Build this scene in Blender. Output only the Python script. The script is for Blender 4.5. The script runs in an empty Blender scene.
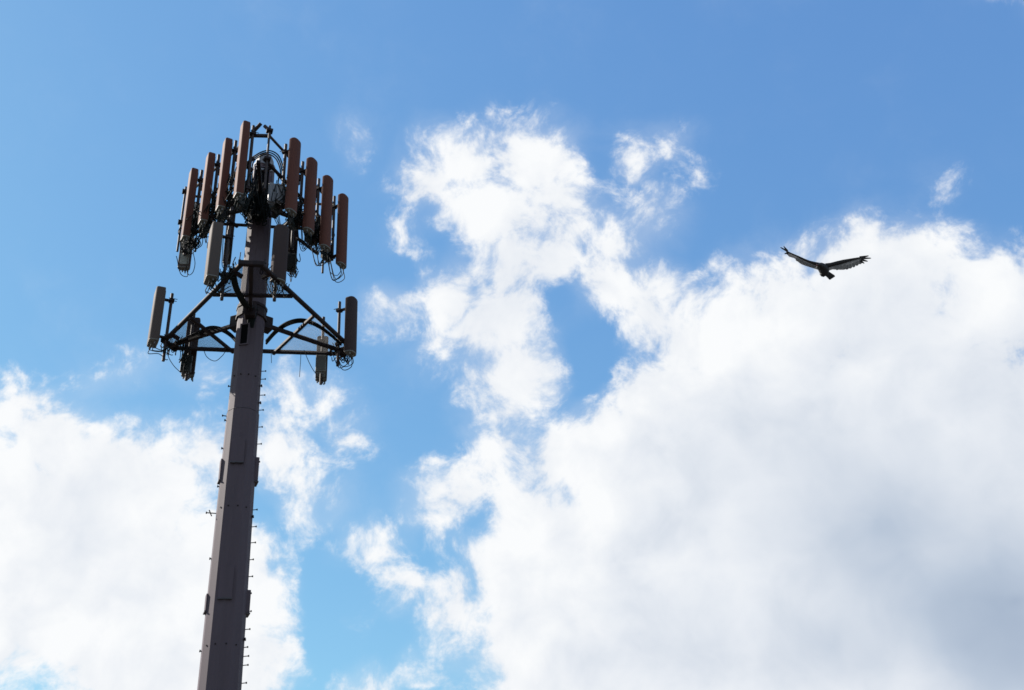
import bpy, bmesh, math, random
from mathutils import Vector, Matrix
random.seed(11)
rad = math.radians
scene = bpy.context.scene
C = scene.collection

# ------------------------------------------------------------------ camera
W, H, FPX = 1024, 690, 1030.0
dx, dy = 395 - 512, 345 + 1350
LV = math.hypot(dx, dy)
sn, cs = -dx / LV, dy / LV
pit = math.atan(FPX / LV)
F = Vector((0, math.cos(pit), math.sin(pit)))
R0 = Vector((1, 0, 0)); U0 = R0.cross(F)
Rc = cs * R0 - sn * U0; Uc = sn * R0 + cs * U0
CAM = Vector((0, 0, 1.6))

def ray(x, y): return F + (x - 512) / FPX * Rc + (345 - y) / FPX * Uc
def at(x, y, z):
    """the point at height z seen along the sight line measured in the photo"""
    r = ray(x, y); return CAM + r * ((z - CAM.z) / r.z)
def atd(x, y, d): return CAM + ray(x, y) * d

cd = bpy.data.cameras.new('camera'); cam = bpy.data.objects.new('camera', cd); C.objects.link(cam)
cd.sensor_width = 36; cd.lens = FPX / W * 36; cd.clip_end = 20000; cd.clip_start = .05
m = Matrix((Rc, Uc, -F)).transposed().to_4x4(); m.translation = CAM
cam.matrix_world = m
scene.camera = cam

P0 = CAM + ray(251.5, 316) * 24
PX, PY = P0.x, P0.y

# ------------------------------------------------------------------ materials
def mat(name, col, rough=.6, metal=0., var=.15, scale=8., bump=0., spec=.5, streak=False, stain=None):
    m = bpy.data.materials.new(name); m.use_nodes = True
    nt = m.node_tree; b = nt.nodes['Principled BSDF']
    tc = nt.nodes.new('ShaderNodeTexCoord'); mp = nt.nodes.new('ShaderNodeMapping')
    nt.links.new(tc.outputs['Object'], mp.inputs['Vector'])
    if streak: mp.inputs['Scale'].default_value = (1, 1, .12)
    n = nt.nodes.new('ShaderNodeTexNoise'); n.inputs['Scale'].default_value = scale; n.inputs['Detail'].default_value = 6
    n.inputs['Roughness'].default_value = .65
    nt.links.new(mp.outputs[0], n.inputs['Vector'])
    r = nt.nodes.new('ShaderNodeValToRGB')
    r.color_ramp.elements[0].position = .3; r.color_ramp.elements[1].position = .72
    lo = [c * (1 - var) for c in col]; hi = [min(1, c * (1 + var)) for c in col]
    r.color_ramp.elements[0].color = (*lo, 1); r.color_ramp.elements[1].color = (*hi, 1)
    nt.links.new(n.outputs['Fac'], r.inputs['Fac'])
    out = r.outputs['Color']
    if stain:
        n2 = nt.nodes.new('ShaderNodeTexNoise'); n2.inputs['Scale'].default_value = scale * .5; n2.inputs['Detail'].default_value = 8
        nt.links.new(mp.outputs[0], n2.inputs['Vector'])
        r2 = nt.nodes.new('ShaderNodeValToRGB'); r2.color_ramp.elements[0].position = .56; r2.color_ramp.elements[1].position = .68
        nt.links.new(n2.outputs['Fac'], r2.inputs['Fac'])
        mx = nt.nodes.new('ShaderNodeMix'); mx.data_type = 'RGBA'
        nt.links.new(r2.outputs['Color'], mx.inputs[0]); nt.links.new(out, mx.inputs[6]); mx.inputs[7].default_value = (*stain, 1)
        out = mx.outputs[2]
    nt.links.new(out, b.inputs['Base Color'])
    rr = nt.nodes.new('ShaderNodeMapRange'); rr.inputs[3].default_value = rough - .1; rr.inputs[4].default_value = min(1, rough + .12)
    nt.links.new(n.outputs['Fac'], rr.inputs[0]); nt.links.new(rr.outputs[0], b.inputs['Roughness'])
    b.inputs['Metallic'].default_value = metal
    b.inputs['Specular IOR Level'].default_value = spec
    if bump:
        bp = nt.nodes.new('ShaderNodeBump'); bp.inputs['Strength'].default_value = bump; bp.inputs['Distance'].default_value = .01
        nt.links.new(n.outputs['Fac'], bp.inputs['Height']); nt.links.new(bp.outputs[0], b.inputs['Normal'])
    return m

M = {
 'shaft': mat('mauve_grey_pole_paint', (.083, .063, .075), .68, 0, .16, 2.2, .05, .2, True, (.066, .049, .060)),
 'shaftd': mat('dark_pole_paint', (.045, .038, .044), .6, 0, .2, 5),
 'brown': mat('brown_radome_paint', (.100, .041, .031), .72, 0, .16, 3.5, .05, .09, True, (.077, .031, .025)),
 'grey': mat('grey_brown_radome_paint', (.085, .067, .060), .75, 0, .12, 3.5, .05, .12, True, (.098, .08, .078)),
 'dgrey': mat('dark_grey_brown_radome_paint', (.050, .036, .035), .8, 0, .12, 3.5, .05, .10, True),
 'back': mat('weathered_aluminium_back', (.17, .17, .155), .6, .1, .2, 9, .1, .5),
 'cap': mat('grey_plastic_end_cap', (.13, .125, .11), .6, 0, .15, 10),
 'steel': mat('dark_painted_steel', (.017, .011, .012), .7, .0, .35, 9, .1, .2, False, (.030, .018, .017)),
 'pipe': mat('brown_painted_pipe', (.032, .020, .019), .65, .0, .3, 9, .1, .4),
 'galv': mat('galvanised_steel', (.16, .16, .17), .6, .3, .2, 14),
 'cable': mat('black_rubber_cable', (.007, .010, .010), .75, 0, .25, 20, 0, .12),
 'radio': mat('light_grey_radio_case', (.20, .205, .225), .6, 0, .1, 6),
 'radiod': mat('dull_green_grey_radio_case', (.035, .040, .038), .6, 0, .2, 8),
 'pale': mat('pale_weathered_back', (.30, .31, .28), .6, .0, .35, 30, .1, .3),
 'hole': mat('black_opening_shade', (.006, .006, .007), 1., 0, .1, 5, 0, 0.),  # black colour standing in for the shade inside the pole openings
}
# ground
g = mat('dry_ground', (.060, .056, .050), .9, 0, .4, 3., .3, .2)
M['ground'] = g
M['ground'].node_tree.nodes['Mapping'].inputs['Scale'].default_value = (.6, .6, .6)

# ------------------------------------------------------------------ mesh helpers
class MB:
    def __init__(s): s.v = []; s.f = []; s.mi = []
    def add(s, vs, fs, mi=0):
        o = len(s.v); s.v += [Vector(v) for v in vs]; s.f += [[i + o for i in f] for f in fs]; s.mi += [mi] * len(fs)
    def rings(s, rings, cap=True, mi=0):
        n = len(rings[0]); vs = [p for r in rings for p in r]; fs = []
        for k in range(len(rings) - 1):
            for i in range(n):
                j = (i + 1) % n
                fs.append([k * n + i, k * n + j, (k + 1) * n + j, (k + 1) * n + i])
        if cap: fs.append(list(range(n))[::-1]); fs.append([(len(rings) - 1) * n + i for i in range(n)])
        s.add(vs, fs, mi)
    def tube(s, pts, r, n=8, mi=0):
        pts = [Vector(p) for p in pts]
        if not isinstance(r, (list, tuple)): r = [r] * len(pts)
        up = None; rings = []
        for k, p in enumerate(pts):
            t = (pts[min(k + 1, len(pts) - 1)] - pts[max(k - 1, 0)]).normalized()
            if up is None:
                up = Vector((0, 0, 1)) if abs(t.z) < .9 else Vector((1, 0, 0))
            a = t.cross(up).normalized(); up = a.cross(t).normalized()
            rings.append([p + (a * math.cos(2 * math.pi * i / n) + up * math.sin(2 * math.pi * i / n)) * r[k] for i in range(n)])
        s.rings(rings, True, mi)
    def beam(s, a, b, w, h, upv=(0, 0, 1), mi=0):
        a, b = Vector(a), Vector(b); t = (b - a).normalized(); up = Vector(upv)
        if abs(t.dot(up)) > .95: up = Vector((1, 0, 0))
        x = t.cross(up).normalized(); y = x.cross(t).normalized(); c = min(w, h) * .12
        sec = [(-w/2+c, -h/2), (w/2-c, -h/2), (w/2, -h/2+c), (w/2, h/2-c), (w/2-c, h/2), (-w/2+c, h/2), (-w/2, h/2-c), (-w/2, -h/2+c)]
        s.rings([[p + x * u + y * v for u, v in sec] for p in (a, b)], True, mi)
    def box(s, c, dx, dy, dz, rz=0, mi=0):
        """box standing on z: centre c, full sizes, turned by rz"""
        c = Vector(c); ca, sa = math.cos(rz), math.sin(rz)
        up = Vector((-sa, ca, 0))
        a = Vector((ca, sa, 0)) * dx / 2
        s.beam(c - a, c + a, dy, dz, (0, 0, 1), mi)
    def build(s, name, mats, parent=None, smooth=False, loc=None):
        me = bpy.data.meshes.new(name)
        org = parent_world(parent)
        if org is None and loc is not None: inv = Matrix.Translation(-Vector(loc))
        elif org is not None: inv = org.inverted()
        else: inv = Matrix()
        me.from_pydata([inv @ v for v in s.v], [], s.f)
        if not isinstance(mats, (list, tuple)): mats = [mats]
        for q in mats: me.materials.append(q)
        for p, i in zip(me.polygons, s.mi): p.material_index = i; p.use_smooth = smooth
        me.update()
        bm = bmesh.new(); bm.from_mesh(me); bmesh.ops.recalc_face_normals(bm, faces=bm.faces); bm.to_mesh(me); bm.free()
        if smooth: me.set_sharp_from_angle(angle=rad(38))
        o = bpy.data.objects.new(name, me); C.objects.link(o)
        if parent is not None: o.parent = parent
        elif loc is not None: o.location = loc
        return o

def parent_world(o):
    if o is None: return None
    if o.get('_w') is None and o.parent is not None: return parent_world(o.parent)
    w = o.get('_w')
    return Matrix([list(r) for r in w]) if w is not None else None

def tag(o, label, cat, group=None, kind=None):
    if label: o['label'] = label
    if cat: o['category'] = cat
    if group: o['group'] = group
    if kind: o['kind'] = kind

def thing(name, label, cat, loc, rz=0, group=None):
    o = bpy.data.objects.new(name, None); C.objects.link(o); o.location = loc; o.rotation_euler = (0, 0, rz)
    o.empty_display_size = .2
    o['_w'] = [list(r) for r in (Matrix.Translation(Vector(loc)) @ Matrix.Rotation(rz, 4, 'Z'))]
    tag(o, label, cat, group); return o

def curve(pts, n=8):
    """Catmull-Rom through pts"""
    pts = [Vector(p) for p in pts]; P = [pts[0] * 2 - pts[1]] + pts + [pts[-1] * 2 - pts[-2]]; out = []
    for i in range(1, len(P) - 2):
        for k in range(n):
            t = k / n; a, b, c, d = P[i-1], P[i], P[i+1], P[i+2]
            out.append(.5 * ((2*b) + (c-a)*t + (2*a-5*b+4*c-d)*t*t + (3*b-a-3*c+d)*t**3))
    out.append(pts[-1]); return out

# ------------------------------------------------------------------ ground
gb = MB(); N = 24; S = 4000.
vs = []; fs = []
for i in range(N + 1):
    for j in range(N + 1):
        u = (i / N * 2 - 1); v = (j / N * 2 - 1)
        vs.append((S * u * abs(u), S * v * abs(v), 0))
for i in range(N):
    for j in range(N):
        a = i * (N + 1) + j; fs.append([a, a + N + 1, a + N + 2, a + 1])
gb.add(vs, fs); go = gb.build('ground', M['ground']); tag(go, None, None, None, 'structure')

# ------------------------------------------------------------------ tower frame of reference
TOWARD = math.atan2(-PY, -PX)          # from the tower to the camera
def rpole(z): return .5 * (.575 + (17.3 - z) * .0205)
def pl(ang, r, z): return Vector((PX + r * math.cos(ang), PY + r * math.sin(ang), z))
FAC0 = TOWARD - rad(52)                # normal of the sunlit facet (to the left)
def flat(ang, z):
    """distance from axis to the 12-sided surface at bearing ang"""
    d = (ang - FAC0) % rad(30)
    if d > rad(15): d -= rad(30)
    return rpole(z) * math.cos(rad(15)) / math.cos(d)

def zaxis(y):
    lo, hi = 0., 40.
    for _ in range(50):
        mid = (lo + hi) / 2
        v = Vector((PX, PY, mid)) - CAM
        yy = 345 - FPX * v.dot(Uc) / v.dot(F)
        if yy > y: lo = mid
        else: hi = mid
    return lo
ZTOP = 19.75
tower = thing('monopole_tower', 'tall tapering mauve grey steel monopole carrying both antenna platforms', 'tower', (PX, PY, 0))
sb = MB()
def ring(z, r): return [pl(FAC0 + rad(15 + 30 * i), r, z) for i in range(12)]
zs = [.05, 4, 8, 12.38]
sb.rings([ring(z, rpole(z) + .012) for z in zs])                    # lower section (female end of the slip joint)
sb.rings([ring(z, rpole(z)) for z in (12.3, 14, 16, 18, ZTOP - .28)], True)
sb.build('shaft', M['shaft'], tower)
b = MB(); r = rpole(ZTOP)
b.rings([ring(ZTOP - .28, r * 1.06), ring(ZTOP - .23, r * 1.06)])
b.rings([ring(ZTOP - .23, r * .9), ring(ZTOP - .05, r * .86), ring(ZTOP + .08, r * .7), ring(ZTOP + .17, r * .45), ring(ZTOP + .2, r * .15)])
b.build('top_cap', M['galv'], tower)
for yy in (171, 178):
    b = MB(); zq = zaxis(yy); aq = TOWARD + rad(4); b.box(pl(aq, flat(aq, zq) + .06, zq), .05, .34 if yy == 171 else .42, .05, aq); b.build('cap_bar', M['radio'], tower)
b = MB(); b.rings([ring(0.0, .75), ring(.05, .75)]); b.build('base_flange', M['galv'], tower)
for i in range(12):
    a = FAC0 + rad(30 * i); q = MB(); q.tube([pl(a, .64, .052), pl(a, .64, .16)], .025, 6); q.build('anchor_bolt', M['galv'], tower)
# seam of the slip joint
b = MB(); b.rings([ring(12.385, rpole(12.38) + .016), ring(12.40, rpole(12.4) + .003)]); b.build('joint_rim', M['shaftd'], tower)

# step bolts climbing the right side, and a few on the left
RIGHT = TOWARD + rad(84)
LEFT = TOWARD - rad(88)
def bolt(ang, y, ln=.09, r=.009):
    z = zaxis(y); d = flat(ang, z)
    q = MB(); q.tube([pl(ang, d - .02, z), pl(ang, d + ln, z + .01)], r, 6)
    q.tube([pl(ang, d + ln - .004, z + .01), pl(ang, d + ln + .02, z + .012)], r * 2.1, 6)
    q.build('step_bolt', M['steel'], tower)
for y in (371, 379, 395, 410, 427, 444, 462, 510, 527, 543, 560, 577, 594, 612, 630, 648, 657, 666, 684): bolt(RIGHT, y, random.uniform(.07, .1))
for y in (387, 404, 518, 641): bolt(RIGHT - rad(8), y, .03, .016)
for y in (388, 422, 450, 488, 560, 652): bolt(LEFT, y, .035, .012)
for y, l in ((417, .09), (514, .2)): bolt(LEFT - rad(4), y, l, .011)
b = MB(); z = zaxis(516); b.tube([pl(LEFT, flat(LEFT, z) + .1, z - .03), pl(LEFT, flat(LEFT, z) + .16, z + .1)], .012, 6); b.build('anchor_eye', M['steel'], tower)
# rings of small plug bolts round the shaft
for y in (381, 512, 649):
    z = zaxis(y)
    for k in range(-1, 3):
        a = FAC0 + rad(30 * k + 30); d = flat(a, z); q = MB()
        q.tube([pl(a, d - .01, z), pl(a, d + .025, z)], .016, 6); q.build('plug_bolt', M['steel'], tower)
# hand-hole covers: front, left and right of two levels
def cover(ang, ytop, ybot, w, dep=.035, name='port_cover'):
    za, zb = zaxis(ybot), zaxis(ytop); zc = (za + zb) / 2; d = flat(ang, zc)
    q = MB(); q.box(pl(ang, d + dep / 2 - .006, zc), dep, w, zb - za, ang)
    o = q.build(name, M['shaft'], tower)
    q = MB(); q.box(pl(ang, d + dep / 2 + .004, za + .005), dep + .01, w + .01, .03, ang); q.build('cover_lip', M['shaftd'], o)
FRONT = FAC0 + rad(60); FRONTL = FAC0 + rad(30)
cover(FRONTL + rad(15), 446, 470, .27, .05); cover(FAC0 + rad(150), 457, 482, .26, .075); cover(FAC0 - rad(30), 462, 484, .2, .05)
cover(FRONTL + rad(15), 572, 605, .27, .04); cover(FAC0 + rad(150), 590, 614, .26, .075); cover(FAC0 - rad(30), 596, 614, .2, .05)
# framed cable openings, the dark inside painted as a flat black plate
def opening(ang, ytop, ybot, w, frame=.03):
    za, zb = zaxis(ybot), zaxis(ytop); zc = (za + zb) / 2; d = flat(ang, zc)
    q = MB(); hh = zb - za
    for s in (-1, 1): q.box(pl(ang, d + .012, zc) + Vector((-math.sin(ang), math.cos(ang), 0)) * s * (w / 2 + frame / 2), .05, frame, hh + frame * 2, ang)
    for zz in (za - frame / 2, zb + frame / 2): q.box(pl(ang, d + .012, zz), .046, w - .002, frame, ang)
    o = q.build('port_frame', M['shaft'], tower)
    q = MB(); q.box(pl(ang, d + .008, zc), .02, w - .002, hh - .002, ang); q.build('port_shade_plate', M['hole'], o)  # raised plate, the shade of the opening put into its colour
opening(FRONTL, 332, 351, .16)
opening(FRONTL + rad(15), 175, 226, .34, .03)

# ------------------------------------------------------------------ platforms
def rot(p, yaw): return Vector((PX + p[0] * math.cos(yaw) - p[1] * math.sin(yaw), PY + p[0] * math.sin(yaw) + p[1] * math.cos(yaw), p[2]))
def lerp(a, b, t): return a + (b - a) * t

def platform(label, z, corners, cut, braces, armdrop, pw=.085, grate=True):
    """corners: far-left, far-right, near apex (world points at height z)"""
    t = thing('antenna_platform', label, 'antenna platform', (PX, PY, z), 0, 'antenna platforms round the pole')
    A = corners; cen = (A[0] + A[1] + A[2]) / 3
    for i in range(3):
        a, b_ = A[i], A[(i + 1) % 3]; d = (b_ - a).normalized()
        L = (b_ - a).length
        n = Vector((d.y, -d.x, 0)); n = n if n.dot(a - cen) > 0 else -n
        q = MB(); q.tube([a + d * cut * .9, b_ - d * cut * .9], pw / 2, 10); q.build('face_pipe', M['steel'], t, True)
        off = Vector((0, 0, -.10 - .012 * i))
        if i == 0:
          q = MB(); q.beam(lerp(a, b_, .09) - n * .14 + off, lerp(a, b_, .91) - n * .14 + off, .05, .05); q.build('inner_rail', M['steel'], t)
        for f in (.14, .5, .86) if i == 0 else (.16, .84):
            q = MB(); q.beam(lerp(a, b_, f) + n * .045, lerp(a, b_, f) - n * .2 + off * .5, .06, .1); q.build('clamp', M['steel'], t)
    for i in range(3):
        a = A[i]; d1 = (A[(i + 1) % 3] - a).normalized(); d2 = (A[(i + 2) % 3] - a).normalized()
        q = MB(); q.beam(a + d1 * cut * 1.0 + (d1 - d2) * .08, a + d2 * cut * 1.0 - (d1 - d2) * .08, .1, .12); 
        o = (a - cen).normalized()
        if z < 17 or i < 2: q.build('corner_plate', M['steel'], t)
        # standoff arm from the collar to the corner
        ang = math.atan2(o.y, o.x); r0 = rpole(z) * .95
        root = Vector((PX, PY, z + armdrop)) + Vector((math.cos(ang), math.sin(ang), 0)) * r0
        tip = a - o * cut * .95 + Vector((0, 0, -.05))
        q = MB(); q.beam(root, tip, .09, .09); q.build('standoff_arm', M['steel'], t)
        q = MB(); q.box(root + Vector((math.cos(ang), math.sin(ang), 0)) * .09 + Vector((0, 0, .02)), .2, .26, .36, ang); q.build('arm_bracket', M['steel'], t)
        bp, bq = braces[i]
        p1 = lerp(a, A[(i + 1) % 3], bp) + Vector((0, 0, -.06)); p2 = lerp(a, A[(i + 2) % 3], bq) + Vector((0, 0, -.06))
        q = MB(); q.beam(p1, p2, .075, .075)
        if z < 17 or i < 2: q.build('corner_brace', M['steel'], t)
        if grate:
            # open steel grating in the corner triangle, between plate and brace
            q = MB(); c1 = a + d1 * cut * 1.1; c2 = a + d2 * cut * 1.1; dz = Vector((0, 0, -.05))
            nb = 44
            for k in range(1, nb):
                u = k / nb
                q.beam(lerp(c1, p1, u) * 1 + dz * .3, lerp(c2, p2, u) + dz * .3, .0016, .008)
            for k in range(1, 40):
                u = k / 40
                q.beam(lerp(c1, c2, u) + dz * .7, lerp(p1, p2, u) + dz * .7, .0024, .0024)
            q.build('grating', M['steel'], t)
    q = MB()
    zc = z + armdrop + .16
    for hz in (-.13, .13):
        q.rings([ring(zc + hz - .035, rpole(zc) + .045), ring(zc + hz + .035, rpole(zc) + .045)])
    q.rings([ring(zc - .09, rpole(zc) + .03), ring(zc + .09, rpole(zc) + .03)])
    q.build('collar', M['steel'], t)
    return t, cen

ZL, ZU = 14.85, 18.25
LC = [at(158, 347.5, ZL), at(358, 354.5, ZL), at(250.5, 255, ZL)]
low, LCEN = platform('lower dark steel triangular platform with mesh corners, six grey antennas hung on it', ZL, LC, .36, [(.37, .38), (.45, .43), (.375, .355)], -.0, .11)
# top rail: pipe heights and positions of the upper array
ZP = 19.25
LP = [at(186, 187, ZP), at(202, 170.5, ZP), at(219, 155, ZP), at(236, 141, ZP), at(253.5, 126, ZP)]
RP = [at(270, 126, ZP), at(286, 144.5, ZP), at(303, 162, ZP), at(319, 179, ZP), at(334.5, 196.5, ZP)]
def sub(a, b_, z):
    return Vector((a.x, a.y, z)), Vector((b_.x, b_.y, z))
# fit straight faces through the end pipes, step them inwards by the clamp
dl = (LP[4] - LP[0]).normalized(); dr = (RP[4] - RP[0]).normalized()
nl = Vector((dl.y, -dl.x, 0)); nl = nl if nl.x < 0 else -nl
nr = Vector((dr.y, -dr.x, 0)); nr = nr if nr.x > 0 else -nr
def meet(p, d, q, e):
    det = d.x * (-e.y) + e.x * d.y
    t = ((q.x - p.x) * (-e.y) + e.x * (q.y - p.y)) / det
    return Vector((p.x + d.x * t, p.y + d.y * t, 0))
apex = meet(LP[2] - nl * .1, dl, RP[2] - nr * .1, dr)
UL = LP[0] - nl * .1 - dl * .12; UR = RP[4] - nr * .1 + dr * .12
UC = [Vector((UL.x, UL.y, ZU)), Vector((UR.x, UR.y, ZU)), Vector((apex.x, apex.y, ZU))]
up, UCEN = platform('upper dark steel triangular platform half hidden by brown antennas and cables', ZU, UC, .24, [(.36, .33), (.33, .36), (.34, .34)], -.0, .085, False)
# top rail of the upper platform (pipes just under the ends of the masts)
UT = [Vector((v.x, v.y, ZP - .16)) for v in UC]
for i in range(3):
    a, b_ = UT[i], UT[(i + 1) % 3]; d = (b_ - a).normalized()
    e0, e1 = (.05, .05) if i == 0 else ((.05, .30) if i == 1 else (.30, .05))
    q = MB(); q.tube([a + d * e0, b_ - d * e1], .034, 8); q.build('top_rail', M['pipe'], up, True)
q = MB(); q.beam(at(251, 135.5, ZP - .16), at(271, 136, ZP - .16), .075, .075); q.build('rail_bridge', M['pipe'], up)
# second lower ring (kicker pipes) and lower braces of the upper platform
for (x1, y1, x2, y2, zz) in ((297, 238, 318, 254, 17.75), (190, 232, 222, 231, 17.85)):
    q = MB(); q.beam(at(x1, y1, zz), at(x2, y2, zz), .07, .07); q.build('lower_brace', M['steel'], up)
# grey capping stubs at the near apex of the top rail
for (x1, y1, x2, y2) in ((254, 131, 261, 123.5), (269, 130, 264.5, 126)):
    q = MB(); q.tube([at(x1, y1, ZP - .1), at(x2, y2, ZP + .02)], .045, 8); q.build('rail_stub', M['pipe'], up, True)

# ------------------------------------------------------------------ antennas
def dsec(x0, w, d, sc=1., round_=1.):
    pts = [(0, -w/2+.012), (.012, -w/2), (d*.5, -w/2), (d*.76, -w*.43), (d*.93, -w*.30), (d, -w*.12), (d, w*.12), (d*.93, w*.30), (d*.76, w*.43), (d*.5, w/2), (.012, w/2), (0, w/2-.012)]
    if round_ < 1: pts = [(0, -w/2+.01), (.01, -w/2), (d*.78, -w/2), (d*.86, -w*.485), (d*.985, -w*.41), (d, -w*.37), (d, w*.37), (d*.985, w*.41), (d*.86, w*.485), (d*.78, w/2), (.01, w/2), (0, w/2-.01)]
    cx = d / 2
    return [(x0 + cx + (x - cx) * sc, y * sc) for x, y in pts]

JUMP = []
def antenna(base, az, label, group, L=2.2, w=.27, d=.15, gap=.12, zb=-.02, pipe=(0., 2.05), rad_m='brown', round_=1., loops=4, twist=0., loopdrop=.35, back='back', tilt=0.):
    """base: foot of the mounting pipe; az: bearing the panel faces; zb: panel bottom above the pipe foot"""
    t = thing('panel_antenna', label, 'antenna', base, az + twist, group)
    Mw = parent_world(t)
    def Wp(x, y, z): return Mw @ Vector((x, y, z))
    zt = zb + L
    def tl(z): return math.tan(tilt) * (z - zb)
    q = MB()
    rr = []
    for z, sc in ((zb + .03, .99), (zb + .05, 1), (zb + L * .5, 1), (zt - .06, 1), (zt - .025, .95), (zt, .78)):
        rr.append([Wp(x + tl(z), y, z) for x, y in dsec(gap, w, d, sc, round_)])
    q.rings(rr); q.build('radome', M[rad_m], t, True)
    q = MB(); q.rings([[Wp(x, y, z) for x, y in dsec(gap + .002, w - .008, d - .006, 1, round_)] for z in (zb, zb + .029)]); q.build('end_cap', M['cap'], t)
    q = MB(); q.box(Wp(gap - .008, 0, zb + L * .5), .014, w * .72, L * .92, az + twist); q.build('back_plate', M[back], t)
    # mounting pipe
    q = MB(); q.tube([Wp(0, 0, pipe[0]), Wp(0, 0, pipe[1])], .037, 10); q.build('mounting_pipe', M['pipe'], t, True)
    for zz in (zb + .22, zt - .25):
        zz = min(max(zz, pipe[0] + .1), pipe[1] - .08)
        q = MB(); q.box(Wp((gap - .02) / 2 + .01, 0, zz), gap - .0, .07, .05, az + twist)
        q.box(Wp(-.005, 0, zz), .12, .13, .07, az + twist)
        for s in (-1, 1):
            q.tube([Wp(.07, s * .05, zz + .045), Wp(-.13, s * .05, zz + .045)], .009, 5)
        q.build('bracket', M['steel'], t)
    for k in range(4):
        yy = (k - 1.5) * w * .21; xx = gap + d * (.35 if k % 2 else .62)
        q = MB(); q.tube([Wp(xx, yy, zb + .01), Wp(xx, yy, zb - .075)], .019, 7); cn = q.build('connector', M['galv' if k % 2 else 'cap'], t)
        if k < loops:
            e = Wp(random.uniform(-.25, -.05), random.uniform(-.2, .2), random.uniform(.05, .7))
            s_ = Wp(xx, yy, zb - .07); dd = Vector((0, 0, -random.uniform(.5, 1) * loopdrop))
            mid1 = s_ + dd * .7 + Vector((random.uniform(-.03, .03), random.uniform(-.03, .03), 0))
            mid2 = lerp(s_, e, .5); mid2.z = s_.z + dd.z * random.uniform(.7, 1.1)
            q = MB(); q.tube(curve([s_, mid1, mid2, lerp(s_, e, .9) + Vector((0, 0, dd.z * .2)), e], 6), .010, 5); q.build('jumper_cable', M['cable'], t, True)
    JUMP.append((base, az))
    return t

G1 = 'brown panel antennas on the upper platform'
G2 = 'grey panel antennas on the lower platform'
AZL = rad(213); AZR = rad(-24)
PB = 17.2      # foot of the upper masts
ordl = ['outermost, lowest brown panel of the left row, sunlit along its left edge', 'second brown panel from the left in the left row on the upper platform',
        'third brown panel from the left, beside the tallest one, on the upper platform', 'tallest brown panel, innermost of the left row, next to the open rail frame']
for k in range(4):
    b_ = LP[k + 1]
    antenna(Vector((b_.x, b_.y, PB)), AZL, ordl[k], G1, L=(2.15, 2.12, 2.13, 2.24)[k], w=.27, d=.17, gap=.11, zb=(-.18, -.15, -.15, -.20)[k], pipe=(0, 2.05), round_=.5, loopdrop=.3)
ordr = ['brown panel highest in the right row, nearest the pole top', 'second brown panel down the right row, between the highest and the third',
        'third brown panel down the right row, with a bare mast end hanging below', 'outermost brown panel of the right row, its grey end cap and cable loop in view']
for k in range(4):
    b_ = RP[k + 1]
    antenna(Vector((b_.x, b_.y, PB)), AZR, ordr[k], G1, L=2.24, w=.33, d=.17, gap=.22, zb=(-.20, -.26, -.28, -.30)[k], pipe=(-.02, 2.05), round_=1, loopdrop=.42)
# bare masts
def mast(p, z0, z1, label):
    q = MB(); q.tube([Vector((p.x, p.y, z0)), Vector((p.x, p.y, z1))], .028, 10)
    t = thing('mounting_mast', label, 'mast', (p.x, p.y, z0), 0, 'bare mounting masts')
    q.build('pipe', M['pipe'], t, True)
    for zz in (z0 + .9, z1 - .16):
        q = MB(); q.box(Vector((p.x, p.y, zz)), .15, .15, .07, .4); q.build('clamp', M['steel'], t)
mast(RP[0], PB + .1, ZP, 'bare upright mast at the near corner, right post of the open rail frame')
mast(LP[0], PB, ZP, 'thin bare mast at the far left edge of the upper platform')
fr = at(322.5, 273, 17.05)
mast(fr, 17.05, 19.2, 'bare mast whose lower end hangs between the two outermost right panels')
# far face of the upper platform, seen from behind
NF = math.atan2(*( (lambda d: (d.x, -d.y))((UC[1] - UC[0]).normalized()) )) 
df = (UC[1] - UC[0]).normalized(); NF = math.atan2(df.x, -df.y)
def farant(x, y, z, label, group, **k):
    p = at(x, y, z); n = Vector((math.cos(NF), math.sin(NF), 0))
    gp = k.get('gap', .1)
    return antenna(p - n * gp, NF, label, group, **k)
farant(183.5, 267, 17.0, 'weathered grey antenna seen from behind, below the outermost left brown panel', 'rear antennas on the upper platform', L=2.1, w=.3, d=.17, gap=.1, zb=0, pipe=(.3, 2.0), rad_m='grey', back='pale', loops=2, loopdrop=.25)
farant(226.5, 262, 17.25, 'narrow grey antenna back beside the pole, right of a large grey panel', 'rear antennas on the upper platform', L=2.0, w=.2, d=.12, gap=.1, zb=0, pipe=(.1, 2.0), rad_m='dgrey', back='dgrey', loopdrop=.2)
farant(291, 262, 17.25, 'dark ribbed antenna back right of the pole, cables spilling from its foot', 'rear antennas on the upper platform', L=2.0, w=.27, d=.14, gap=.1, zb=0, pipe=(.1, 2.0), rad_m='dgrey', back='dgrey', loopdrop=.5)

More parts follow.
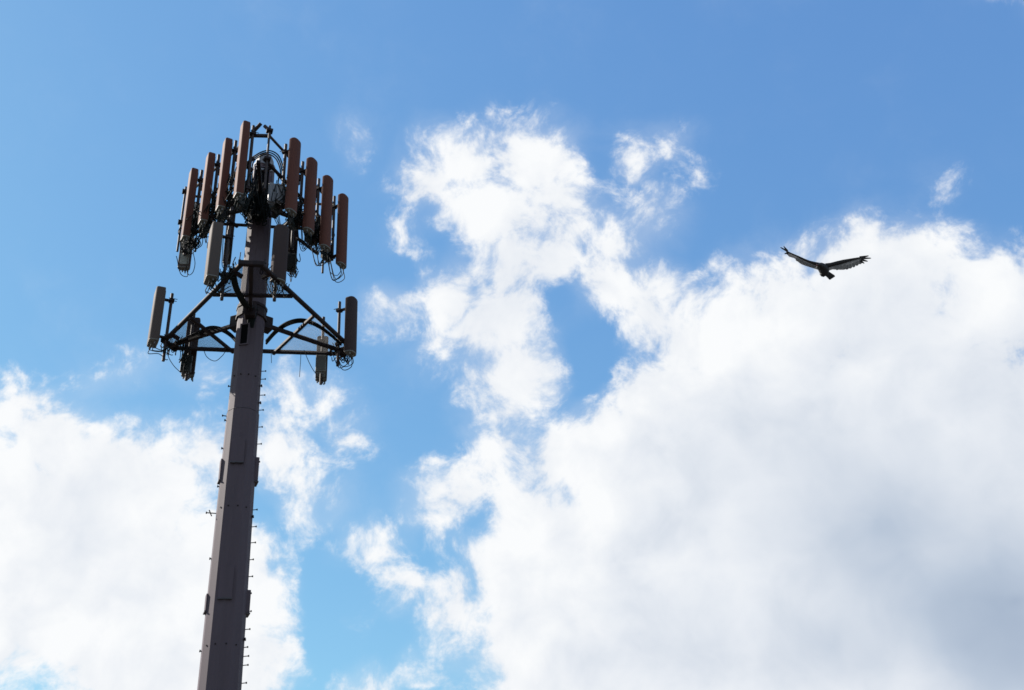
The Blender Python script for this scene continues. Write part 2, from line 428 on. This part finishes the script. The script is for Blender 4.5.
# lower platform antennas
def pipe_at(x, y, zfoot): return at(x, y, zfoot)
azl2, azr2 = rad(208), rad(-20)
antenna(at(163.2, 361, ZL - .6), azl2, 'grey panel at the far left corner of the lower platform', G2, L=1.52, w=.42, d=.22, gap=.18, zb=.42, pipe=(0, 1.9), rad_m='grey', round_=.5, loopdrop=.2)
antenna(at(337.6, 366, ZL - .6), azr2, 'dark grey panel at the far right corner of the lower platform', G2, L=1.60, w=.33, d=.22, gap=.25, zb=.24, pipe=(0, 1.85), rad_m='dgrey', loopdrop=.35)
antenna(at(221.6, 300, ZL - .45), azl2, 'large grey panel left of the pole, lower end in front of the platform bar', G2, L=1.5, w=.42, d=.24, gap=.16, zb=.44, pipe=(0, 1.9), rad_m='grey', round_=.5, loopdrop=.3)
antenna(at(288, 300, ZL - .45) + Vector((-.30, 0, 0)), azr2 - rad(32), 'large dark grey panel right of the pole, standing against its edge', G2, L=1.52, w=.34, d=.2, gap=.06, zb=.42, pipe=(0, 1.9), rad_m='dgrey', loopdrop=.3)
p = at(186, 381, ZL - .9)
antenna(p, NF, 'dark antenna seen from behind through the left half of the lower platform', G2, L=1.65, w=.3, d=.16, gap=.1, zb=.22, pipe=(.02, 1.9), rad_m='dgrey', back='dgrey', loops=2, loopdrop=.05)
p = at(320.8, 385, ZL - .9)
antenna(p, NF, 'pale grey antenna seen from behind through the right half of the lower platform', G2, L=1.25, w=.28, d=.16, gap=.1, zb=.22, pipe=(.02, 1.95), rad_m='grey', back='back', loops=1, loopdrop=.05)

# ------------------------------------------------------------------ radio units
def radio(c, az, w, d, h, label, m_='radiod', fins=True):
    t = thing('radio_unit', label, 'radio unit', (c.x, c.y, c.z - h / 2), az, 'radio units behind the antennas')
    Mw = parent_world(t)
    q = MB(); q.rings([[Mw @ Vector((x, y, z)) for x, y in ((-d/2, -w/2+.01), (-d/2+.01, -w/2), (d/2-.01, -w/2), (d/2, -w/2+.01), (d/2, w/2-.01), (d/2-.01, w/2), (-d/2+.01, w/2), (-d/2, w/2-.01))] for z in (0, h)])
    q.build('case', M[m_], t)
    if fins:
        q = MB()
        for k in range(9):
            yy = (k / 8 - .5) * w * .86
            q.beam(Mw @ Vector((d/2 + .018, yy, .03)), Mw @ Vector((d/2 + .018, yy, h - .03)), .008, .035, Mw.to_3x3() @ Vector((1, 0, 0)))
        q.build('cooling_fins', M[m_], t)
    q = MB()
    for k in range(4): q.tube([Mw @ Vector((0, (k - 1.5) * w * .2, .002)), Mw @ Vector((0, (k - 1.5) * w * .2, -.05))], .016, 6)
    q.build('ports', M['galv'], t)
    q = MB(); q.box(Mw @ Vector((-d/2 - .03, 0, h * .5)), .055, w * .5, h * .6, az); q.build('mount_bracket', M['steel'], t)
    return t
radio(at(272, 193.5, 17.6), TOWARD + rad(18), .17, .1, .56, 'pale grey slim radio box at the near corner, right of the dark pole opening', 'radio', False)
radio(at(280.5, 194.5, 17.6), TOWARD + rad(35), .26, .1, .50, 'blue grey wide radio box partly behind the highest right panel', 'radio', False)
names_l = ['behind the outermost left brown panel', 'behind the second left brown panel', 'behind the third left brown panel', 'behind the tallest left brown panel']
names_r = ['behind the highest right brown panel', 'behind the second right brown panel', 'behind the third right brown panel', 'behind the outermost right brown panel']
for k in range(4):
    b_ = LP[k + 1] + nl * -.02
    if k < 3: radio(Vector((b_.x, b_.y, 17.55)) - nl * .2 + dl * .05, AZL + math.pi, .26, .13, .5, 'small dull green radio box low ' + names_l[k])
    b_ = RP[k + 1]; radio(Vector((b_.x, b_.y, 17.55)) - nr * .2 + dr * .05, AZR + math.pi, .26, .13, .5, 'small dull green radio box low ' + names_r[k])
# small filters up the masts between the panels
for k in range(4):
    b_ = LP[k + 1]
    if k < 3: radio(Vector((b_.x, b_.y, 18.75)) - nl * .14, AZL + math.pi, .15, .09, .3, 'slim filter box high up ' + names_l[k], 'radiod', False)
    b_ = RP[k + 1]
    if k > 0: radio(Vector((b_.x, b_.y, 18.75)) - nr * .14, AZR + math.pi, .15, .09, .3, 'slim filter box high up ' + names_r[k], 'radiod', False)
n_ = Vector((math.cos(NF), math.sin(NF), 0))
radio(at(320.8, 365, ZL - .45) - n_ * .06 + Vector((0, 0, .0)), NF + math.pi, .25, .1, .45, 'pale grey radio box at the foot of the pale rear antenna', 'back', True)
radio(at(186.5, 365, ZL - .45) - n_ * .06, NF + math.pi, .25, .1, .45, 'dark radio box at the foot of the dark rear antenna', 'radiod', True)
radio(at(291.5, 266, 17.1) - n_ * .16, NF + math.pi, .24, .12, .5, 'cable covered radio box hanging right of the pole', 'radiod', True)

# ------------------------------------------------------------------ loose coaxial cable
def bundle(name, label, paths, r, group='coaxial cables', kind=None, cat='cable'):
    o0 = Vector(paths[0][0]); q = MB()
    for p in paths: q.tube(curve(p, 7), r, 6)
    o = q.build(name, M['cable'], None, True, loc=o0); tag(o, label, cat, group if kind is None else None, kind); return o
def J(v, s): return Vector(v) + Vector((random.uniform(-s, s), random.uniform(-s, s), random.uniform(-s, s)))

def tangle(line, n, spread, drop, name, label, r=.0105, zr=(.0, .5)):
    paths = []
    for _ in range(n):
        u = random.random(); v = min(1, max(0, u + random.uniform(-.22, .22)))
        a = lerp(line[0], line[1], u); b_ = lerp(line[0], line[1], v)
        a = J(a, spread) + Vector((0, 0, random.uniform(*zr))); b_ = J(b_, spread) + Vector((0, 0, random.uniform(*zr)))
        dd = random.uniform(.3, 1) * drop
        m1 = J(lerp(a, b_, .25), spread * .6) - Vector((0, 0, dd)); m2 = J(lerp(a, b_, .7), spread * .6) - Vector((0, 0, dd * random.uniform(.3, 1.2)))
        paths.append([a, m1, m2, b_])
    return bundle(name, label, paths, r, None, 'stuff')
zz = 17.45
Ll = (Vector((LP[0].x, LP[0].y, zz)) + nl * .04 + dl * .45, Vector((LP[4].x, LP[4].y, zz)) + nl * .04 - dl * .1)
Rl = (Vector((RP[0].x, RP[0].y, zz)) + nr * .05 + dr * .5, Vector((RP[4].x, RP[4].y, zz)) - nr * .1 - dr * .1)
tangle(Ll, 170, .19, .35, 'cable_tangle', 'tangle of black jumper cables under the left row of brown panels', zr=(-.05, .65))
tangle(Rl, 170, .19, .35, 'cable_tangle', 'tangle of black jumper cables under the right row of brown panels', zr=(-.05, .65))
tangle((pl(TOWARD - rad(45), .45, 17.95), pl(TOWARD + rad(5), .5, 17.85)), 80, .16, .4, 'cable_tangle', 'dense black cable tangle round the pole under the upper opening', r=.014, zr=(-.3, .6))
tangle((at(287, 268, 16.95), at(297, 270, 16.95)), 26, .12, .3, 'cable_tangle', 'cables spilling from the box hanging right of the pole', zr=(-.1, .5))
tangle((at(181, 240, 17.3), at(214, 238, 17.3)), 28, .1, .32, 'cable_tangle', 'cable loops hanging at the left end of the upper platform', zr=(-.05, .2))
tangle((at(183, 352, ZL - .3), at(190, 358, ZL - .4)), 12, .1, .2, 'cable_tangle', 'cables wound round the dark rear antenna', zr=(-.2, .3))
tangle((LC[0] + Vector((.15, 0, .05)), LC[0] + Vector((.5, 0, .0))), 14, .1, .25, 'cable_tangle', 'cables bunched at the left corner of the lower platform', zr=(-.05, .25))
tangle((LC[1] - Vector((.2, 0, -.05)), LC[1] - Vector((.55, 0, 0))), 16, .1, .25, 'cable_tangle', 'cables bunched at the right corner of the lower platform', zr=(-.05, .25))
tangle((at(208, 288, ZL), at(236, 268, ZL)), 24, .1, .2, 'cable_tangle', 'cables along the near left bar of the lower platform', zr=(-.05, .3))
tangle((at(262, 268, ZL), at(286, 292, ZL)), 18, .1, .2, 'cable_tangle', 'cables along the near right bar of the lower platform', zr=(-.05, .3))
# fat feeders
paths = []
for k in range(3):
    o = k * 1.6
    paths.append([at(266, 344 - o, ZL - .3), at(276, 333 - o, ZL), at(288, 325 - o, ZL + .1), at(302, 322 - o * .9, ZL + .1), at(316, 326 - o * .8, ZL), at(331, 336 - o * .5, ZL - .03), at(341, 345 - o * .3, ZL - .05)])
bundle('feeder_cable', 'thick black feeders arching over the right half of the lower platform', paths, .024)
paths = []
for k in range(3):
    o = k * 1.6
    paths.append([at(238, 345 - o, ZL - .3), at(231, 337 - o, ZL), at(221, 331 - o, ZL + .05), at(209, 330 - o, ZL), at(196, 336 - o, ZL - .0), at(176, 343 - o * .3, ZL - .05)])
bundle('feeder_cable', 'thick black feeders running out over the left half of the lower platform', paths, .02)
paths = []
for k in range(5):
    o = k * 1.1
    f = lambda x, y, e: atd(x, y, 0) 
    a0 = at(230 + o, 268 + k * .3, ZL + .05); 
    c = pl(FRONT - rad(14) + rad(k * 6), rpole(ZL) + .03, ZL + .12)
    paths.append([a0, at(234 + o, 288, ZL - .12), lerp(at(236 + o, 303, ZL - .25), c, .5), c, pl(FRONT - rad(18) + rad(k * 5), rpole(ZL) + .02, zaxis(330)), pl(FRONT - rad(16) + rad(k * 4), rpole(ZL) - .08, zaxis(338))])
bundle('feeder_cable', 'bundle of black feeders dropping from the near corner into the lower pole opening', paths, .026)
paths = []
for k in range(3):
    o = k * 1.7
    paths.append([pl(TOWARD + rad(-60 + k * 8), .3, 18.4), at(249 + o, 164 + o * .3, 19.05), at(256 + o, 155 + o * .5, 19.1), at(268 + o * .2, 150.5 + o * 1.1, 19.1), at(278 - o * .6, 155 + o * 1.2, 18.9), at(283 - o * .9, 167 + o * .5, 18.6), at(285 - o, 180, 18.3)])
bundle('feeder_cable', 'arch of black feeders looping over the pole top inside the rail frame', paths, .017)
# black feeders filling the front of the upper pole
paths = []
for k in range(9):
    a = FRONT + rad(-34 + k * 7.5)
    paths.append([pl(a, rpole(19) - .05, zaxis(196 + (k % 3) * 3)), pl(a, rpole(18.6) + .05, zaxis(203)), pl(a + rad(random.uniform(-5, 5)), rpole(18) + .08, zaxis(214)), pl(a + rad(random.uniform(-15, 15)), rpole(18) + .12, zaxis(226 + random.uniform(-4, 6)))])
bundle('feeder_cable', 'black feeders pouring out of the upper pole opening', paths, .034)
# single hanging leads
def lead(label, pts, r=.009): bundle('loose_lead', label, [pts], r, 'thin loose leads')
lead('thin loose lead sagging under the left half of the lower platform', [at(203, 348, ZL - .1), at(207, 357, ZL - .35), at(215, 361, ZL - .42), at(222, 356, ZL - .3), at(227, 349, ZL - .1)])
lead('looped lead joining the left rear antenna foot to the platform bar', [at(167, 349, ZL - .1), at(169, 358, ZL - .4), at(174, 366, ZL - .6), at(180, 372, ZL - .7)])
lead('looped lead joining the right rear antenna foot to the platform bar', [at(304, 350, ZL - .1), at(308, 360, ZL - .4), at(312, 368, ZL - .6), at(316, 374, ZL - .7)])
lead('short thin lead hanging straight down right of the pole', [at(271, 350, ZL - .1), at(271.3, 356, ZL - .25), at(271.5, 363, ZL - .4)], .007)
lead('long thin lead hanging straight down under the right bar', [at(301, 351, ZL - .1), at(300.5, 362, ZL - .4), at(299.5, 377, ZL - .8)], .007)
lead('thin lead hooped below the outermost right brown panel', [at(331, 259, 17.3), at(329, 266, 17.1), at(331, 273, 16.95), at(337, 275.5, 16.88), at(341, 271, 16.95)], .009)
lead('thin lead hooped beside the weathered rear antenna', [at(193, 252, 17.4), at(195, 263, 17.1), at(193, 272, 16.9), at(189, 275, 16.85), at(187, 271, 16.95)], .009)

# ------------------------------------------------------------------ vulture
def feather_mat(name, col, trans):
    m = bpy.data.materials.new(name); m.use_nodes = True; nt = m.node_tree; b = nt.nodes['Principled BSDF']
    n = nt.nodes.new('ShaderNodeTexNoise'); n.inputs['Scale'].default_value = 25; tc = nt.nodes.new('ShaderNodeTexCoord')
    nt.links.new(tc.outputs['Object'], n.inputs['Vector'])
    r = nt.nodes.new('ShaderNodeValToRGB'); r.color_ramp.elements[0].color = (*[c * .6 for c in col], 1); r.color_ramp.elements[1].color = (*[c * 1.35 for c in col], 1)
    nt.links.new(n.outputs['Fac'], r.inputs['Fac']); nt.links.new(r.outputs[0], b.inputs['Base Color'])
    b.inputs['Roughness'].default_value = .7
    if trans:
        t = nt.nodes.new('ShaderNodeBsdfTranslucent'); nt.links.new(r.outputs[0], t.inputs['Color'])
        mx = nt.nodes.new('ShaderNodeMixShader'); mx.inputs[0].default_value = trans
        nt.links.new(b.outputs[0], mx.inputs[1]); nt.links.new(t.outputs[0], mx.inputs[2]); nt.links.new(mx.outputs[0], nt.nodes['Material Output'].inputs['Surface'])
    return m
FB = [feather_mat('black_brown_feathers', (.012, .010, .011), 0), feather_mat('silver_grey_flight_feathers', (.34, .34, .35), .4), feather_mat('ivory_bill', (.6, .56, .5), 0), feather_mat('dull_red_skin', (.1, .035, .03), 0)]
BD = 21.0
def bz(zx, zy, dep=0.): return atd(775 + zx / 9.75, 235 + zy / 9.75, BD + dep)
q = MB()
def wing(sts, thick):
    """sts: (lead, mid, trail, depth) stations; dark lining up to mid, paler flight feathers behind"""
    for part, mi in ((0, 0), (1, 1)):
        rings = []
        for (l, mcol, tr, dep) in sts:
            a, c = (l, mcol) if part == 0 else (mcol, tr)
            A, Cc = bz(*a, dep), bz(*c, dep + .03)
            th = (thick if part == 0 else thick * .25) * (1.2 - .5 * abs(l[0] - 480) / 400)
            mid = (A + Cc) / 2
            rings.append([A, mid - F * th, Cc - F * th * .3, Cc + F * .004, mid + F * th * .8])
        q.rings(rings, True, mi)
wing([((470, 276), (470, 325), (450, 350), 0), ((400, 264), (395, 300), (405, 334), -.02), ((340, 250), (335, 275), (345, 316), -.06), ((300, 235), (292, 256), (295, 300), -.1),
      ((260, 217), (250, 236), (255, 284), -.14), ((222, 200), (214, 214), (226, 262), -.18), ((185, 185), (178, 196), (188, 226), -.22), ((150, 170), (142, 182), (140, 212), -.27), ((112, 150), (108, 165), (112, 185), -.3)], .022)
wing([((490, 276), (500, 325), (520, 350), 0), ((540, 271), (545, 312), (560, 336), .02), ((600, 255), (605, 296), (612, 338), .05), ((660, 241), (665, 280), (668, 340), .08),
      ((710, 233), (716, 262), (722, 326), .1), ((760, 225), (770, 246), (775, 300), .12), ((800, 219), (812, 235), (818, 284), .14), ((840, 213), (848, 228), (850, 272), .16)], .022)
def feather(a, b_, w0, w1, dep, mi=0):
    A, B_ = bz(*a, dep), bz(*b_, dep + .02); t = (B_ - A).normalized(); s = t.cross(F).normalized(); rings = []
    for u, w in ((0, w0), (.5, (w0 + w1) / 2), (.9, w1), (1, w1 * .3)):
        p = lerp(A, B_, u); rings.append([p - s * w, p - F * .004, p + s * w, p + F * .004])
    q.rings(rings, True, mi)
# spread primaries
for a, b_ in (((125, 160), (52, 120)), ((120, 155), (84, 108)), ((130, 175), (92, 183))): feather(a, b_, .022, .010, -.3)
for a, b_ in (((825, 219), (915, 203)), ((830, 228), (938, 226)), ((835, 240), (905, 257)), ((830, 252), (872, 277))): feather(a, b_, .026, .012, .16)
# ragged trailing edge
for k in range(9):
    x = 580 + k * 32; y = (338, 345, 342, 336, 340, 330, 318, 303, 288)[k]; feather((x - 14, y - 45), (x, y - 4), .04, .03, .06 + k * .012, 1)
for k in range(6):
    x = 380 - k * 32; y = (330, 320, 308, 296, 280, 262)[k]; feather((x + 8, y - 35), (x - 6, y - 6), .04, .03, -.04 - k * .03, 1)
# body, neck, head, tail in one run
def loft(pts, n=10, mi=0):
    rings = []
    for k, (x, y, r, dp) in enumerate(pts):
        p = bz(x, y, dp); a = bz(*pts[max(k - 1, 0)][:2], pts[max(k - 1, 0)][3]); c = bz(*pts[min(k + 1, len(pts) - 1)][:2], pts[min(k + 1, len(pts) - 1)][3])
        t = (c - a).normalized(); s = t.cross(F).normalized(); u = s.cross(t).normalized()
        rings.append([p + (s * math.cos(i * 2 * math.pi / n) + u * math.sin(i * 2 * math.pi / n)) * r / 9.75 * BD / FPX for i in range(n)])
    q.rings(rings, True, mi)
loft([(405, 302, 8, -.16), (415, 296, 13, -.15), (430, 292, 18, -.12), (442, 300, 34, -.06), (458, 315, 46, -.02), (474, 338, 50, 0), (486, 360, 44, .02), (495, 382, 30, .05), (500, 396, 14, .06)])
loft([(448, 350, 8, 0), (458, 372, 26, .01), (470, 390, 24, .02), (478, 404, 10, .03)])
loft([(418, 288, 5, -.17), (410, 292, 11, -.18), (406, 302, 12, -.18), (405, 314, 7, -.18)], 8, 3)
loft([(407, 305, 6, -.2), (402, 320, 5, -.2), (399, 329, 2, -.19)], 6, 2)
for k in range(6):
    u = k / 5; feather((485 + u * 12, 375 - u * 25), (542 + u * 42, 434 - u * 28), .022, .022, .04 + u * .01)
bo = q.build('vulture', FB, None, True, loc=bz(470, 330))
tag(bo, 'dark soaring vulture with spread wings and fingered tips against the cloud edge', 'bird')

# ------------------------------------------------------------------ sun and sky
SUN_EL = rad(37)
saz = TOWARD - rad(124)
sdir = Vector((math.cos(saz) * math.cos(SUN_EL), math.sin(saz) * math.cos(SUN_EL), math.sin(SUN_EL)))
sl = bpy.data.lights.new('sun', 'SUN'); sl.energy = 5.0; sl.angle = rad(.5); sl.color = (1, .94, .86)
so = bpy.data.objects.new('sun', sl); C.objects.link(so); so.rotation_euler = (-sdir).to_track_quat('-Z', 'Y').to_euler()
so.location = (0, 0, 60)

EXPO = 1.0
wd = bpy.data.worlds.new('World'); scene.world = wd; wd.use_nodes = True
nt = wd.node_tree; ND = nt.nodes; LK = nt.links
for n in list(ND): ND.remove(n)
out = ND.new('ShaderNodeOutputWorld'); bg = ND.new('ShaderNodeBackground'); LK.new(bg.outputs[0], out.inputs[0])
sky = ND.new('ShaderNodeTexSky'); sky.sky_type = 'NISHITA'; sky.sun_disc = False
sky.sun_elevation = SUN_EL; sky.sun_rotation = math.pi / 2 - saz
sky.air_density = 1.0; sky.dust_density = .3; sky.ozone_density = 1.6; sky.altitude = 50
SKY_S = .09
bg.inputs['Strength'].default_value = SKY_S

def val(x):
    n = ND.new('ShaderNodeValue'); n.outputs[0].default_value = x; return n.outputs[0]
def mth(op, a, b_=None, c=None, clamp=False):
    n = ND.new('ShaderNodeMath'); n.operation = op; n.use_clamp = clamp
    for i, x in enumerate((a, b_, c)):
        if x is None: continue
        if isinstance(x, (int, float)): n.inputs[i].default_value = x
        else: LK.new(x, n.inputs[i])
    return n.outputs[0]
def vmth(op, a, b_):
    n = ND.new('ShaderNodeVectorMath'); n.operation = op
    for i, x in enumerate((a, b_)):
        if isinstance(x, (tuple, Vector)): n.inputs[i].default_value = tuple(x)
        elif x is not None:
            LK.new(x, n.inputs[i])
    return n.outputs[0]
def noise(vec, scale, detail=6, rough=.55, lac=2., dist=0.):
    n = ND.new('ShaderNodeTexNoise'); n.inputs['Scale'].default_value = scale; n.inputs['Detail'].default_value = detail
    n.inputs['Roughness'].default_value = rough; n.inputs['Lacunarity'].default_value = lac; n.inputs['Distortion'].default_value = dist
    LK.new(vec, n.inputs['Vector']); return n
tc = ND.new('ShaderNodeTexCoord'); D = tc.outputs['Generated']
nv = vmth('NORMALIZE', D, None)
def swirl(vec, scale, amp, detail=3):
    n = noise(vec, scale, detail, .6); v = vmth('SUBTRACT', n.outputs['Color'], (.5, .5, .5))
    s = ND.new('ShaderNodeVectorMath'); s.operation = 'SCALE'; LK.new(v, s.inputs[0]); s.inputs['Scale'].default_value = amp
    return vmth('ADD', vec, s.outputs[0])
W1 = swirl(nv, 9, .055, 2)
W2 = swirl(W1, 30, .016, 4)

MARG = 50.
def blob(vec, x, y, a, b_, rotd=0, w=1., marg=MARG):
    c = ray(x, y).normalized(); ex = Rc * math.cos(rad(rotd)) + Uc * math.sin(rad(rotd))
    ex = (ex - c * ex.dot(c)).normalized(); ey = c.cross(ex)
    k = 1 / (FPX * ray(x, y).length)
    mp = ND.new('ShaderNodeMapping'); mp.vector_type = 'TEXTURE'
    mp.inputs['Location'].default_value = c
    mp.inputs['Rotation'].default_value = Matrix((ex, ey, c)).transposed().to_euler('XYZ')
    mp.inputs['Scale'].default_value = ((a + marg) * k, (b_ + marg) * k, .6)
    LK.new(vec, mp.inputs['Vector'])
    g = ND.new('ShaderNodeTexGradient'); g.gradient_type = 'SPHERICAL'; LK.new(mp.outputs[0], g.inputs[0])
    return mth('MULTIPLY', g.outputs['Fac'], w * (min(a, b_) + marg) / marg)
def union(bl, vec, marg=MARG, sm=.25):
    r = None
    for t in bl:
        f_ = blob(vec, *t, marg=marg)
        r = f_ if r is None else mth('SMOOTH_MAX', r, f_, sm)
    return r
CL = [
 # central column
 (520, 130, 42, 10, 0, .80), (466, 168, 52, 26, 5), (430, 182, 26, 20, 0), (540, 165, 45, 35), (585, 190, 28, 28), (490, 222, 70, 40), (560, 220, 55, 40), (510, 265, 50, 30), (612, 245, 30, 20),
 (402, 232, 16, 16, 0, .68), (446, 236, 22, 14, 0, .80), (545, 262, 60, 26, -20), (600, 285, 55, 30, -30), (650, 310, 48, 34, -35), (690, 335, 40, 40), (470, 270, 40, 20), (455, 300, 48, 26), (395, 305, 24, 22, 0, .9), (495, 325, 48, 34),
 (520, 370, 34, 34), (512, 410, 30, 24, 0, .93), (440, 335, 40, 16, 0, .85),
 # small wisps
 (628, 166, 34, 14, 15, .92), (665, 152, 16, 10, 40, .82), (690, 178, 12, 3, 0, .60), (648, 216, 22, 12, 0, 1.0), (940, 185, 3, 24, -32, .62), (360, 135, 14, 4, 40, .68), (592, 350, 30, 60, 0, .42), (345, 615, 40, 50, 0, .52), (350, 470, 50, 60, 0, .28), (120, 372, 70, 10, 12, .62), (434, 246, 20, 14, 0, .84),
 # big right cloud
 (735, 330, 50, 42), (800, 340, 100, 68), (880, 300, 90, 62), (925, 280, 60, 40), (985, 300, 70, 46), (1040, 320, 60, 50), (800, 262, 40, 12, 8, .92), (740, 288, 40, 16, 0, .95), (560, 455, 50, 28, 25, 1.15), (600, 425, 34, 22, 20), (515, 440, 40, 14, 0, .92), (458, 498, 46, 22, 25, 1.1), (700, 705, 260, 70),
 (700, 430, 105, 90), (620, 480, 80, 62), (850, 520, 330, 200), (560, 560, 95, 80), (570, 655, 100, 90), (490, 460, 24, 22, 0, .93), (480, 485, 50, 14, 15, .93), (520, 505, 50, 26), (433, 527, 26, 14, 0, .95),
 (372, 550, 46, 10, 0, .93), (408, 582, 40, 20, 0, .93), (445, 605, 34, 30), (430, 545, 40, 10, 0, .9), (414, 652, 8, 8, 0, .95), (366, 688, 28, 12, 10, 1.05),
 # left cloud
 (45, 450, 55, 42, -20), (20, 420, 40, 26), (110, 480, 80, 42, 0), (60, 560, 180, 110), (170, 480, 50, 36, 0, .95), (205, 460, 24, 20, 0, .9), (170, 620, 110, 110), (262, 640, 26, 70), (255, 590, 26, 30, 0, .95),
 (95, 378, 50, 4, 20, .78), (5, 385, 10, 6, 0, .8), (213, 380, 10, 6, 0, .74),
 (290, 398, 40, 14, 10, .88), (322, 405, 24, 8, 20, .84), (275, 455, 26, 34, 0, .95), (300, 500, 22, 18, 0, .88), (353, 442, 5, 18, -15, .84), (338, 508, 8, 10, 0, .8), (252, 550, 8, 14, 0, .84),
]
HO = [(600, 174, 5, 34, 0, 1.05), (392, 645, 24, 14, 0, .8), (330, 610, 20, 60, 0, .8), (582, 352, 5, 34, -8, .85), (442, 237, 14, 8), (480, 526, 8, 2, 10, .9), (423, 553, 16, 3, 0, .9), (553, 225, 7, 4, 0, .8), (600, 330, 3, 8, 0, .7), (560, 300, 4, 12, 0, .7), (392, 270, 12, 4, 0, .8), (195, 545, 20, 2, 0, .62)]
cov = union(CL, W2); hol = union(HO, W2, 30.)
cov = mth('SUBTRACT', cov, mth('MULTIPLY', hol, .75))
# fair-weather cloud over the rest of the dome
inframe = blob(nv, 512, 345, 560, 400, 0, 1., 120.)
gn = noise(W1, 2.2, 3, .5)
gen = mth('MULTIPLY_ADD', gn.outputs['Fac'], 3.2, -1.0)
gen = mth('SUBTRACT', gen, mth('MULTIPLY', inframe, 1.2))
cov = mth('MAXIMUM', cov, gen)
n1 = noise(W1, 22, 9, .62); n2 = noise(W2, 90, 6, .6)
det = mth('ADD', mth('MULTIPLY', mth('SUBTRACT', n1.outputs['Fac'], .5), 2.75), mth('MULTIPLY', mth('SUBTRACT', n2.outputs['Fac'], .5), .55))
def sstep(x, lo, hi):
    n = ND.new('ShaderNodeMapRange'); n.interpolation_type = 'SMOOTHERSTEP'; LK.new(x, n.inputs[0]); n.inputs[1].default_value = lo; n.inputs[2].default_value = hi; return n.outputs[0]
dens = mth('ADD', cov, mth('ADD', mth('MULTIPLY', det, sstep(cov, -.1, .55)), .2))
alpha = sstep(dens, .58, 1.44)
# thin veil of vapour round the clouds
vn = noise(W1, 9, 6, .6)
veil = mth('MULTIPLY', sstep(mth('ADD', cov, mth('MULTIPLY', mth('SUBTRACT', vn.outputs['Fac'], .5), 1.6)), 0.0, 1.35), .26)
al2 = mth('SUBTRACT', 1., mth('MULTIPLY', mth('SUBTRACT', 1., alpha), mth('SUBTRACT', .985, veil)))
# self shading: how much cloud lies between a point and the sun
to_sun = Vector(sdir) * .03
ns = noise(vmth('ADD', W1, tuple(to_sun)), 22, 5, .55)
shadow = mth('SUBTRACT', ns.outputs['Fac'], n1.outputs['Fac'])
nb0 = noise(W1, 11, 3, .45); nb1 = noise(vmth('ADD', W1, tuple(Vector(sdir) * .05)), 11, 3, .45)
bulge = mth('SUBTRACT', nb1.outputs['Fac'], nb0.outputs['Fac'])
thick = union([(880, 520, 230, 120, -10, .72), (1010, 610, 90, 90, 0, 1.1), (700, 640, 160, 60, 0, .55), (900, 340, 60, 40, -20, .55), (985, 400, 50, 80, 0, .6), (840, 640, 120, 50, 0, .8), (90, 530, 50, 30, 0, .5), (520, 300, 40, 50, 0, .42)], W1, 90., .3)
lown = noise(W1, 6.5, 4, .5)
th = mth('MULTIPLY', thick, mth('MULTIPLY_ADD', lown.outputs['Fac'], 1.3, .25))
th = mth('ADD', mth('MULTIPLY', th, .385), mth('ADD', mth('MULTIPLY', mth('SUBTRACT', 1., mth('MULTIPLY', thick, .7), None, True), mth('MULTIPLY', shadow, .38)), mth('MULTIPLY', mth('SUBTRACT', 1., mth('MULTIPLY', thick, .6), None, True), mth('MULTIPLY', bulge, .34))))
th = mth('ADD', th, 0., None, True)
K = 1 / (SKY_S * 2 ** EXPO)
rp = ND.new('ShaderNodeValToRGB'); LK.new(th, rp.inputs['Fac'])
e = rp.color_ramp.elements; e[0].position = 0; e[0].color = (.96, .975, .99, 1); e[1].position = 1; e[1].color = (.24, .33, .48, 1)
x = rp.color_ramp.elements.new(.22); x.color = (.80, .84, .90, 1); x = rp.color_ramp.elements.new(.55); x.color = (.50, .58, .70, 1)
sc_ = ND.new('ShaderNodeVectorMath'); sc_.operation = 'SCALE'; LK.new(rp.outputs['Color'], sc_.inputs[0]); sc_.inputs['Scale'].default_value = K
gm = ND.new('ShaderNodeHueSaturation'); gm.inputs['Hue'].default_value = .488; gm.inputs['Saturation'].default_value = 1.12; gm.inputs['Value'].default_value = 1.0; LK.new(sky.outputs[0], gm.inputs['Color'])
# the photo's response to the sky blue, channel by channel
sp = ND.new('ShaderNodeSeparateColor'); LK.new(gm.outputs[0], sp.inputs[0]); cb = ND.new('ShaderNodeCombineColor')
for ch, (k_, a_) in enumerate(((.515, .675), (.735, .66), (.85, .363))):
    LK.new(mth('MULTIPLY', mth('POWER', mth('MULTIPLY', sp.outputs[ch], .18), a_), k_ / .18), cb.inputs[ch])
skyc = cb.outputs[0]
# clouds and their veil mixed over the sky colour
mx = ND.new('ShaderNodeMix'); mx.data_type = 'RGBA'
LK.new(al2, mx.inputs[0]); LK.new(skyc, mx.inputs[6]); LK.new(sc_.outputs[0], mx.inputs[7])
LK.new(mx.outputs[2], bg.inputs['Color'])
wd.cycles.sampling_method = 'MANUAL'; wd.cycles.sample_map_resolution = 256

# ------------------------------------------------------------------ render settings
scene.render.engine = 'CYCLES'
scene.render.resolution_x, scene.render.resolution_y = W, H
vs_ = scene.view_settings
vs_.view_transform = 'Standard'; vs_.look = 'None'; vs_.exposure = EXPO; vs_.gamma = 1; vs_.use_curve_mapping = False
scene.cycles.use_denoising = True
scene.cycles.denoiser = 'OPENIMAGEDENOISE'
scene.cycles.max_bounces = 6
scene.cycles.filter_width = 1.6
for o in list(bpy.data.objects):
    if '_w' in o: del o['_w']
